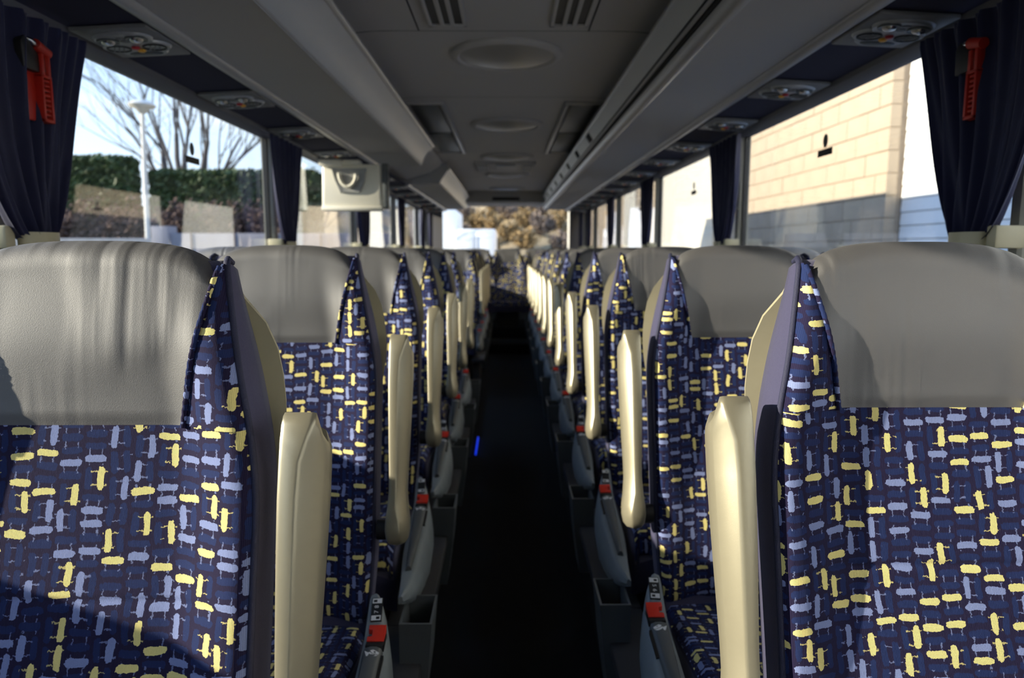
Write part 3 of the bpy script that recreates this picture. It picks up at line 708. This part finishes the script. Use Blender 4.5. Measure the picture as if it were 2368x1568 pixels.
def digits(txt, sg, a):
    A, ax, X, N, Ln = CN[sg]['pl']
    cu = bpy.data.curves.new('digits', 'FONT'); cu.body = txt; cu.size = .0125; cu.align_x = 'CENTER'; cu.align_y = 'CENTER'; cu.extrude = .0004
    tmp = bpy.data.objects.new('tmp', cu); me = bpy.data.meshes.new_from_object(tmp); bpy.data.objects.remove(tmp)
    # read from the aisle: letter-up points into the seat
    up = X; read = up.cross(N).normalized()
    mt = Matrix(((read.x, up.x, N.x, 0), (read.y, up.y, N.y, 0), (read.z, up.z, N.z, 0), (0, 0, 0, 1))); mt.translation = A + ax * a + N * .0028
    me.transform(mt); me.materials.clear(); me.materials.append(M['white']); return me
SIDE = {-1: 'left', 1: 'right'}
def seat(sd, xc, y, z, label, aisle, group, xs=1.0, num=None, plain_only=False):
    t = thing('coach_seat', label, 'seat', (xc, y, z), 0, group)
    if xs != 1: t.scale = (xs, 1, 1)
    for k in ('fabric_panel', 'headrest_panel', 'backrest_body', 'back_shell', 'seat_cushion', 'cushion_side', 'seat_frame', 'pedestal'): inst(k, SM[k], t)
    for i in (0, 1):
        w = inst('head_wing', SM['head_wing'][i], t); inst('braid', SM['braid'][i], w)
        inst('piping', SM['piping'][i], t); inst('cushion_piping', SM['cushion_piping'][i], t)
    if aisle:
        sg = sd
        a = inst('armrest', SMA[sg], t, (sg * -.285, -.128, .632), (-.275, 0, 0)); inst('hinge', SM['hinge'], a, None, None, (sg, 1, 1))
        C = CN[sg]
        inst('side_cover', C['side_cover'], t); lv = inst('recline_lever', C['recline_lever'], t); inst('emblem', C['emblem'], lv); inst('lever_slot', C['lever_slot'], t)
        bu = inst('seat_belt_buckle', C['buckle'], t); inst('release_button', C['release_button'], bu)
        n = inst('number_plate', C['number_plate'], t)
        for ic in C['icons']: inst('seat_symbol', ic, n)
        if num:
            Ln = C['pl'][4]; q = (Ln / 2 - .0055, Ln / 2 + .0055)
            if sg < 0: q = q[::-1]
            for s_, a_ in zip(num, q): inst('number', digits(s_, sg, a_), n)
        inst('litter_bin', C['litter_bin'], t); inst('side_beam', C['side_beam'], t); inst('side_leg', C['side_leg'], t)
    return t
PITCH = .78
for k in range(12):
    if k not in (6, 7):
        y = .855 + PITCH * k
        rk = {0: 'nearest', 1: 'second', 2: 'third', 3: 'fourth', 4: 'fifth', 5: 'sixth'}.get(k, ORD[k - 2])
        seat(-1, -.556, y, 0, '%s blue patterned coach seat with grey headrest left of the aisle' % rk, True, 'aisle seats', num='78' if k == 1 else None)
        seat(-1, -.985, y, 0, '%s blue patterned coach seat beside the left windows, behind the aisle seats' % rk, False, 'window seats', .93)
    y = .945 + PITCH * k
    rk = 'nearest' if k == 0 else ORD[k]
    seat(1, .568, y, 0, '%s blue patterned coach seat with grey headrest right of the aisle' % rk, True, 'aisle seats', num='56' if k == 1 else None)
    seat(1, .985, y, 0, '%s blue patterned coach seat beside the right windows, behind the aisle seats' % rk, False, 'window seats', .93)
BN = ['bench seat at the far back against the left window', 'bench seat at the far back, between the left window and the middle', 'middle seat of the far back row, facing straight down the aisle', 'bench seat at the far back, between the middle and the right window', 'bench seat at the far back against the right window']
for i in range(5):
    t = seat(0, -.01 + (i - 2) * .463, 10.50, .13, 'blue patterned ' + BN[i], False, 'back row seats', 1.04); t.scale = (1.04, 1, .905)

# ================================================================== curtains
def curtain(sd, yp, label, tie=True):
    xw = XB + sd * 1.185
    t = thing('curtain', label, 'curtain', (xw, yp + .12, ZS), 0, 'navy window curtains')
    ph = random.random() * 6
    def cf(u, v):
        z = lerp(ZT - .004, 1.02, v); ztie = 1.285
        if z > ztie:
            q = (z - ztie) / (ZT - ztie); h = lerp(.050, .262, q ** .62); c = lerp(.075, .085, q) - .02 * math.sin(PI * q)
        else:
            q = (ztie - z) / .3; h = lerp(.050, .11, sm(0, 1, q)); c = .080
        s = 2 * u - 1; yy = yp + c + s * h
        amp = lerp(.020, .012, min(1, h / .24)) * (1 + .4 * math.sin(3 * s + ph)) * (.6 if v < .02 else 1)
        xx = math.sin(s * 19 + ph + 1.2 * math.sin(4 * v + s)) * amp + .006 * math.sin(s * 43 + ph * 2 + 3 * v)
        return (-sd * (xx + .018), yy - (yp + .12), z - ZS)
    g = MB(); g.grid(cf, 130, 44); inst('cloth', g.mesh('cloth', M['curtain'], smooth=80), t)
    b = MB(); h = .058
    P = [(-.03, -h), (.03, -h), (.03, h), (-.03, h)]
    b.loft([[(-sd * .018 + x * .8, .015 + y, z) for x, y in ell(0, -.055, .042, .064, 28)] for z in (.232, .266)], cap=False); o = inst('tie_band', b.mesh('tie_band', M['cream'], smooth=50), t)
    b = MB(); b.loft([[(sd * .02 + x, y, z) for x, y in ((-.045, -.145), (.03, -.145), (.03, -.11), (-.045, -.11))] for z in (.225, .28)]); inst('tie_bracket', b.mesh('tie_bracket', M['cream'], bevel=.006), t)
    return t
cl = {0: 'navy gathered curtain at the left edge of the picture, hammer in front', 1: 'navy gathered curtain on the left between the first and second full window', 2: 'navy gathered curtain on the left hanging behind the ivory monitor', 3: 'fourth navy curtain on the left, just past the ivory monitor', 4: 'fifth navy curtain on the left, pale in the sun', 5: 'last navy curtain on the left beside the rear window'}
cr_ = {0: 'navy gathered curtain at the right edge of the picture, hammer in front', 1: 'second navy curtain on the right, beside the peach block wall', 2: 'third navy curtain on the right, beyond the white wall', 3: 'fourth navy curtain on the right', 4: 'fifth navy curtain on the right', 5: 'last navy curtain on the right beside the rear window'}
for sd, lb in ((-1, cl), (1, cr_)):
    for i, yp in enumerate(PILS[sd][1:]):
        curtain(sd, yp + (0 if sd > 0 else -.03) if i < 5 else 10.80, lb[i])

# ================================================================== emergency hammers
def hammer(sd, y, label, z0=1.58):
    t = thing('emergency_hammer', label, 'hammer', (XB + sd * 1.150, y, z0), 0, 'red emergency hammers')
    # local plane: a along y (away from the camera), c upwards, d towards the aisle
    pl = lambda a, c, d: (-sd * d, -sd * a, c)
    b = MB(); b.prism([(-.050, 0), (.030, 0), (.030, .12), (-.050, .12)], pl, -.018, -.010); inst('holder', b.mesh('holder', M['hred'], bevel=.004), t)
    fr = MB()
    for r in ((-.008, .0, 0, .115), (.024, .032, 0, .115)): fr.prism([(r[0], r[2]), (r[1], r[2]), (r[1], r[3]), (r[0], r[3])], pl, -.012, .010)
    fr.prism([(-.008, 0), (.032, 0), (.032, .009), (-.008, .009)], pl, -.012, .010); fr.prism([(-.008, .108), (.032, .108), (.032, .116), (-.008, .116)], pl, -.012, .010)
    inst('handle_frame', fr.mesh('handle_frame', M['hred'], bevel=.002), t)
    for k in range(8):
        b = MB(); c = .016 + k * .0118; b.prism([(.004, c), (.026, c), (.026, c + .006), (.004, c + .006)], pl, -.010, .007); inst('grip_rib', b.mesh('grip_rib', M['hred'], bevel=.0015), t)
    b = MB(); b.prism([(-.004, .112), (.006, .112), (.006, .165), (-.004, .165)], pl, -.010, .010); b.prism([(.020, .112), (.030, .112), (.030, .165), (.020, .165)], pl, -.010, .010); inst('neck', b.mesh('neck', M['hred'], bevel=.002), t)
    b = MB(); b.prism([(.008, .125), (.018, .125), (.018, .158), (.008, .158)], pl, -.006, .004); inst('cutter_blade', b.mesh('cutter_blade', M['steel']), t)
    b = MB(); b.tube([(0, -sd * .036, .172), (0, -sd * -.012, .184)], [.013, .014], 14); inst('hammer_head', b.mesh('hammer_head', M['hred'], smooth=50), t)
    b = MB(); b.tube([(0, sd * .012, .184), (0, sd * .030, .1885), (0, sd * .044, .192)], [.008, .008, .001], 12); inst('steel_tip', b.mesh('steel_tip', M['steel'], smooth=50), t)
    b = MB(); b.prism([(-.062, .118), (-.004, .118), (-.004, .160), (-.05, .196), (-.066, .180)], pl, -.016, .004); inst('tip_cover', b.mesh('tip_cover', M['black'], bevel=.003), t)
hammer(-1, 1.80, 'red emergency hammer hanging before the curtain at the left edge')
hammer(1, 1.755, 'red emergency hammer hanging before the curtain at the right edge')

# ================================================================== stickers on the panes
def sticker(sd, y, z, label, zs=1.0):
    t = thing('window_sticker', label, 'sticker', (XB + sd * 1.248, y, z), 0, 'dark stickers on the windows')
    pl = lambda a, c, d: (-sd * d, a, c)
    b = MB(); b.prism(ell(.0, .022, .020 * zs, .026 * zs, 24), pl, 0, .001); inst('oval', b.mesh('oval', M['darkgrey'], smooth=0), t)
    b = MB(); b.prism([(-.062, -.035), (.062, -.035), (.062, -.009), (-.062, -.009)], pl, 0, .001); inst('bar', b.mesh('bar', M['black'], smooth=0), t)
sticker(1, 2.75, 1.66, 'dark oval and bar sticker on the first full right window')
sticker(-1, 2.85, 1.64, 'dark oval and bar sticker on the first full left window')
sticker(1, 4.65, 1.66, 'small dark sticker on the right window before the white wall')
sticker(1, 6.5, 1.66, 'small dark sticker on the third right window')

# ================================================================== monitor
t = thing('monitor', 'ivory folding monitor hanging under the left luggage rack, back towards us', 'monitor', (XB - 1.0, 4.62, 1.83))
b = MB(); b.loft([[(x, y, z) for x, z in ((-.19 * k, -.015), (.19 * k, -.015), (.20 * k, -.30), (-.20 * k, -.30))] for y, k in ((-.012, .94), (-.002, 1.0), (.05, 1.0))]); inst('screen_back', b.mesh('screen_back', M['screen'], bevel=.008), t)
b = MB(); b.bb(-.20, .20, -.03, .05, -.315, -.285); inst('lower_rim', b.mesh('lower_rim', M['screen'], bevel=.010), t)
b = MB(); b.bb(-.20, -.05, -.06, .06, -.03, .01); b.bb(-.05, .06, -.05, .06, -.022, .01); inst('hinge_mount', b.mesh('hinge_mount', M['screen'], bevel=.008), t)
b = MB(); R0 = [(-.13, -.045), (.10, -.045), (.085, -.13), (.055, -.20), (-.075, -.20), (-.11, -.12)]
b.loft([[(x, -.010, z) for x, z in R0], [(x * .96, -.026, z * .97) for x, z in R0], [(x * .80, -.020, -.11 + (z + .11) * .8) for x, z in R0]]); inst('housing_bulge', b.mesh('housing_bulge', M['screend'], smooth=30), t)
b = MB(); b.tube([(-.02 + .055 * math.cos(a), -.034, -.075 - .085 * math.sin(a)) for a in [PI * k / 14 for k in range(15)]], .011, 10); inst('handle', b.mesh('handle', M['screen']), t)
b = MB(); b.bb(.20, .235, -.01, .06, -.30, -.01); inst('side_arm', b.mesh('side_arm', M['darkgrey'], bevel=.006), t)

# aisle floor light
b = MB(); b.box((0, 0, 0), (.010, .42, .016)); o = inst('floor_light', b.mesh('floor_light', M['led'], bevel=.003), None, (-.236, 4.80, -.122)); tag(o, 'small blue lit floor strip along the left edge of the dark aisle', 'floor light')

# ================================================================== outside: ground
GZ = -1.25
b = MB(); b.bb(-2.8, 60, -30, 120, GZ - .1, GZ); struct(inst('ground', b.mesh('ground', M['asphalt'])))
def bank(u, v):
    x = lerp(-2.8, -60, u ** 1.6); y = lerp(-30, 120, v)
    h = sm(-2.8, -5.6, x) * 2.45 + sm(-8, -20, x) * .25
    return (x, y, GZ + h + .03 * math.sin(x * 3 + y * 2))
g = MB(); g.grid(bank, 40, 60); struct(inst('ground_bank', g.mesh('ground_bank', M['grass'])))
# right hand block building and white clad building
XW = 3.40
def block_building(y0, y1, name_label, blocks=True, z1=4.2):
    t = thing('block_building', name_label, 'building', (XW, y0, GZ), 0, 'peach block walls')
    b = MB(); b.bb(.012, 1.2, .012, y1 - y0, 0, z1 - GZ); inst('wall_core', b.mesh('wall_core', M['mortar']), t)
    bl, bh = .40, .200
    if blocks:
        b1 = MB(); b1.bb(0, .10, .004, bl - .004, .004, bh - .004); me1 = b1.mesh('block', M['block'], bevel=.003, bseg=1)
        b2 = MB(); b2.bb(0, .10, .004, bl / 2 - .004, .004, bh - .004); me2 = b2.mesh('block', M['block'], bevel=.003, bseg=1)
        b3 = MB(); b3.bb(0, 1.2, 0, y1 - y0, 0, 2.0 - .001); inst('lower_wall', b3.mesh('lower_wall', M['block']), t)
        zb = 2.0; ci = 0
        while zb < z1 - GZ - .05:
            y = 0; first = True
            if zb > 4.6: break
            while y < y1 - y0 - .05:
                if first and ci % 2: inst('block', me2, t, (random.uniform(-.003, .003), y, zb)); y += bl / 2
                else: inst('block', me1, t, (random.uniform(-.003, .003), y, zb)); y += bl
                first = False
            zb += bh; ci += 1
        b4 = MB(); b4.bb(0, 1.2, 0, y1 - y0, zb, z1 - GZ); inst('upper_wall', b4.mesh('upper_wall', M['block']), t)
    else:
        b3 = MB(); b3.bb(0, 1.2, 0, y1 - y0, 0, z1 - GZ); inst('wall_face', b3.mesh('wall_face', M['block']), t)
    return t
block_building(6.34, 11.54, 'sunlit peach block wall outside the first full right window')
t = thing('clad_building', 'white plank clad wall outside at the right edge, lower half in blue shade', 'building', (XW + .14, -8, GZ))
b = MB(); b.bb(.02, 1.2, 0, 14.33, 0, 5.6); inst('wall_core', b.mesh('wall_core', M['panelw']), t)
b = MB(); b.loft([[(x, y, z) for x, z in ((0, .003), (.006, .112), (.02, .117), (.03, .117), (.03, 0), (.012, 0))] for y in (0, 14.33)]); mp_ = b.mesh('plank', M['panelw'])
for k in range(44): inst('plank', mp_, t, (0, 0, .35 + .119 * k))
t = thing('cream_building', 'sunlit cream rendered wall beyond the peach wall on the right', 'building', (XW - .02, 11.56, GZ))
b = MB(); b.bb(0, 1.2, 0, 4.0, 0, 5.2); inst('wall_face', b.mesh('wall_face', M['creamwall']), t)
b = MB(); b.bb(-.02, 1.2, 0, 4.0, 5.2, 5.3); inst('coping', b.mesh('coping', M['concrete']), t)
block_building(15.6, 18.6, 'short peach wall far along the right side', False)
t = thing('cream_building', 'narrow far cream wall between two peach walls on the right', 'building', (XW - .02, 18.62, GZ)); b = MB(); b.bb(0, 1.2, 0, 1.76, 0, 5.2); inst('wall_face', b.mesh('wall_face', M['creamwall']), t)
b = MB(); b.bb(-.02, 1.2, 0, 1.76, 5.2, 5.3); inst('coping', b.mesh('coping', M['concrete']), t)
block_building(20.4, 29, 'long farthest peach wall on the right', False)

# ------------------------------------------------------------------ vegetation
def leaves(b, n, samp, size, rnd):
    for _ in range(n):
        p = Vector(samp()); d = Vector((rnd.gauss(0, 1), rnd.gauss(0, 1), rnd.gauss(0, 1))).normalized(); q = d.orthogonal().normalized(); s_ = size * rnd.uniform(.6, 1.3); w = d.cross(q)
        b.add([p - q * s_, p + w * s_ * .5, p + q * s_, p - w * s_ * .5], [(0, 1, 2, 3)])
def hedge(x0, x1, y0, y1, z0, z1, label, seed):
    rnd = random.Random(seed); t = thing('hedge', label, 'hedge', ((x0 + x1) / 2, (y0 + y1) / 2, z0), 0, 'clipped green hedges')
    a, c, h = (x1 - x0) / 2, (y1 - y0) / 2, z1 - z0
    b = MB(); b.bb(-a, a, -c, c, 0, h); me = b.mesh('core', M['hedge'], bevel=.08, bseg=2); inst('core', me, t)
    def samp():
        f_ = rnd.random(); x, y, z = rnd.uniform(-a, a), rnd.uniform(-c, c), rnd.uniform(0, h)
        if f_ < .5: y = -c - rnd.uniform(0, .06)
        elif f_ < .75: z = h + rnd.gauss(0, .025)
        else: x = (a if rnd.random() < .5 else -a) * (1 + rnd.uniform(0, .03))
        return (x, y, z)
    b = MB(); leaves(b, 9000, samp, .055, rnd); o = inst('foliage', b.mesh('foliage', M['leafg'], smooth=0), t); o['kind'] = 'stuff'
hedge(-9.6, -6.95, 13, 13.35, 1.35, 2.93, 'tall clipped dark green hedge left of the lamp post', 1)
hedge(-6.66, -3.6, 13.2, 13.55, 1.35, 2.70, 'lower clipped green hedge right of the lamp post, bare trees behind', 2)
def scrub(x, y, z, rx, ry, h, label, mat, seed, n=2600, size=.05, grp='scrub'):
    rnd = random.Random(seed); t = thing('shrub', label, 'shrub', (x, y, z), 0, grp)
    b = MB(); st = []
    for k in range(26):
        a = rnd.uniform(0, 2 * PI); r = rnd.random() ** .5; tip = Vector((rx * r * math.cos(a), ry * r * math.sin(a), h * rnd.uniform(.5, 1) * (1 - .35 * r * r)))
        b.tube([(tip.x * .2, tip.y * .2, -.05), tuple(tip * .55 + Vector((0, 0, .1 * h))), tuple(tip)], [.016, .011, .004], 4); st.append(tip)
    inst('stems', b.mesh('stems', M['bark'], smooth=0), t)
    def samp():
        tp = rnd.choice(st) * rnd.uniform(.25, 1.05); return (tp.x + rnd.gauss(0, .12 * rx), tp.y + rnd.gauss(0, .12 * ry), max(0, tp.z + rnd.gauss(0, .08 * h)))
    b = MB(); leaves(b, n, samp, size, rnd); o = inst('foliage', b.mesh('foliage', mat, smooth=0), t); o['kind'] = 'stuff'
SH = ['brown bare shrub under the tall hedge, nearest the left curtain', 'brown bare shrub under the tall hedge, second from the left curtain', 'brown bare shrub just left of the lamp post', 'brown bare shrub just right of the lamp post', 'brown bare shrub under the lower hedge, middle', 'brown bare shrub under the lower hedge beside the second left curtain']
for i, x in enumerate((-8.4, -7.5, -6.6, -5.8, -5.0, -4.2)):
    scrub(x, 12.35, 1.18, .50, .42, 1.0, SH[i], M['twig'], 10 + i, 4200, .045, 'brown shrubs on the bank')
# road strip and low concrete wall on the bank
b = MB(); b.bb(-14, -3.4, 10.75, 11.25, 1.2, 1.44); tag(inst('road_kerb', b.mesh('road_kerb', M['asphalt'], bevel=.02)), 'grey strip of road along the foot of the brown shrubs', 'road')
t = thing('low_wall', 'low pale concrete wall outside the left window behind the headrests', 'wall', (-3.82, 10.2, .9)); b = MB(); b.bb(-1.25, 2.2, -.1, .1, 0, .60); inst('wall_body', b.mesh('wall_body', M['concrete'], bevel=.01), t)
b = MB(); b.bb(-1.30, -1.05, -.14, .14, 0, .70); inst('pier', b.mesh('pier', M['concrete'], bevel=.01), t)
for k in range(4):
    b = MB(); b.bb(-.75 + k * .62, -.735 + k * .62, -.112, -.10, 0, .60); inst('joint', b.mesh('joint', M['twig']), t)
# lamp post
t = thing('lamp_post', 'pale street lamp post with a wide flat dome head', 'lamp post', (-5.835, 11.4, .8))
b = MB(); b.tube([(-.03, 0, 0), (.03, 0, 2.66)], [.043, .031], 12); inst('pole', b.mesh('pole', M['lampost']), t)
b = MB(); rp = [(.02, 2.60), (.07, 2.63), (.10, 2.68), (.19, 2.71), (.205, 2.74), (.16, 2.78), (.09, 2.81), (.01, 2.82)]
b.loft([[(.03 + r * math.cos(2 * PI * k / 24), r * math.sin(2 * PI * k / 24), z) for k in range(24)] for r, z in rp]); inst('lamp_head', b.mesh('lamp_head', M['lampost'], smooth=50), t)
# bare trees
def tree(x, y, z, h, label, seed, lean=(0, 0), r0=.10, forks=3):
    rnd = random.Random(seed); t = thing('bare_tree', label, 'tree', (x, y, z), 0, 'bare winter trees')
    tr = MB(); br = MB()
    def grow(p, d, L, r, depth):
        pts = [p]; q = Vector(p); dd = Vector(d)
        nseg = 5
        for k in range(nseg):
            dd = (dd + Vector((rnd.gauss(0, .07), rnd.gauss(0, .07), .03))).normalized(); q = q + dd * L / nseg; pts.append(q.copy())
        rad = [lerp(r, r * .5, k / nseg) for k in range(nseg + 1)]
        (tr if depth == 0 else br).tube(pts, rad, 6 if depth < 2 else 3, False)
        if depth >= 5 or r < .0025: return
        nb = 4 if depth < 2 else 3
        for k in range(nb):
            i = rnd.randint(2, nseg) if k else nseg
            a = rnd.uniform(.28, .75); az = rnd.uniform(0, 2 * PI); o = dd.orthogonal().normalized(); o.rotate(Matrix.Rotation(az, 3, dd))
            grow(pts[i], (dd * math.cos(a) + o * math.sin(a) + Vector((0, 0, .12))).normalized(), L * rnd.uniform(.6, .85), rad[i] * rnd.uniform(.55, .75), depth + 1)
    for k in range(forks):
        a = 2 * PI * k / forks + .4
        grow(Vector((.1 * math.cos(a), .1 * math.sin(a), 0)), Vector((lean[0] + (.16 * math.cos(a) if forks > 1 else 0), lean[1] + .1 * math.sin(a), 1)).normalized(), h * rnd.uniform(.40, .5), r0 * rnd.uniform(.8, 1), 0)
    inst('trunk', tr.mesh('trunk', M['bark'], smooth=60), t); o = inst('branches', br.mesh('branches', M['bark'], smooth=0), t)
tree(-7.55, 16, 1.2, 5.6, 'slender bare tree leaning left, behind the lamp post', 3, (-.22, 0), .11, 1)
tree(-7.30, 16.2, 1.2, 5.6, 'forked bare tree behind the window sticker on the left', 5, (.0, 0), .10, 3)
tree(-6.6, 24, 1.2, 4.6, 'small pale bare tree near the second left curtain', 8, (0, 0), .05, 2)

# ------------------------------------------------------------------ behind the bus: truck, scrub hillside
t = thing('box_truck', 'white box truck parked behind the bus, seen through the rear window', 'truck', (-1.15, 25, GZ))
b = MB(); b.bb(-.72, .72, 0, 4.2, .75, 3.25); inst('cargo_box', b.mesh('cargo_box', M['panelw'], bevel=.03), t)
for s_ in (-1, 1):
    b = MB(); b.bb(s_ * .02, s_ * .68, -.03, .0, .85, 3.15); d_ = inst('rear_door', b.mesh('rear_door', M['panelw'], bevel=.01), t)
    b = MB(); b.bb(s_ * .06, s_ * .075, -.05, -.03, 1.0, 3.0); inst('lock_bar', b.mesh('lock_bar', M['steel']), d_)
    for yw in (.9, 3.6):
        b = MB(); b.tube([(s_ * .55, yw, .42), (s_ * .75, yw, .42)], .42, 20); inst('wheel', b.mesh('wheel', M['rubber']), t)
b = MB(); b.bb(-.7, .7, -.02, 4.2, .6, .76); inst('chassis', b.mesh('chassis', M['black']), t)
t = thing('white_van', 'tall white van left of the truck behind the rear window', 'van', (-2.62, 27, GZ))
b = MB(); b.bb(-1.0, .62, 0, 4.5, .5, 4.1); inst('body', b.mesh('body', M['panelw'], bevel=.08), t)
for s_ in (-1, 1):
    b = MB(); b.tube([(-.2 + s_ * .7 - .1, .9, .4), (-.2 + s_ * .7 + .1, .9, .4)], .4, 20); inst('wheel', b.mesh('wheel', M['rubber']), t)
b = MB(); b.bb(-.95, .57, -.02, 0, .6, 3.9); inst('rear_door', b.mesh('rear_door', M['panelw'], bevel=.01), t)
def hill(u, v):
    x = lerp(-40, 40, u); y = lerp(34, 75, v); h = sm(0, 1, v) * 7.8
    return (x, y, GZ - .1 + h * (1 + .12 * math.sin(x * .21)) + .5 * math.sin(x * .9 + y * .6) * math.sin(y * .5) * sm(0, .3, v))
g = MB(); g.grid(hill, 70, 40); struct(inst('ground_hill', g.mesh('ground_hill', M['hill'])))
n_ = 0
names = []
for r_ in range(5):
    for k in range(6):
        x = -6.2 + k * 2.5 + (r_ % 2) * 1.1 + random.uniform(-.25, .25); v = .37 + .075 * r_; y = lerp(34, 75, v)
        hx = hill((x + 40) / 80, v)
        col = random.choice(['autumn', 'autumn', 'autumn2'])
        lab = '%s bush, %s from the left in the %s row up the hillside behind the bus' % ('tawny' if col == 'autumn' else 'grey-brown', ORD[k], ['lowest', 'second', 'third', 'fourth', 'top'][r_])
        scrub(x, y, hx[2] - .05, 1.0, .9, 1.7, lab, M[col], 100 + n_, 1400, .13, 'bushes on the hillside'); n_ += 1
t = thing('cream_building', 'farthest cream wall seen through the right edge of the rear window', 'building', (XW - .02, 29.02, GZ)); b = MB(); b.bb(0, 1.2, 0, 10, 0, 5.2); inst('wall_face', b.mesh('wall_face', M['creamwall']), t)
b = MB(); b.bb(-.02, 1.2, 0, 10, 5.2, 5.3); inst('coping', b.mesh('coping', M['concrete']), t)
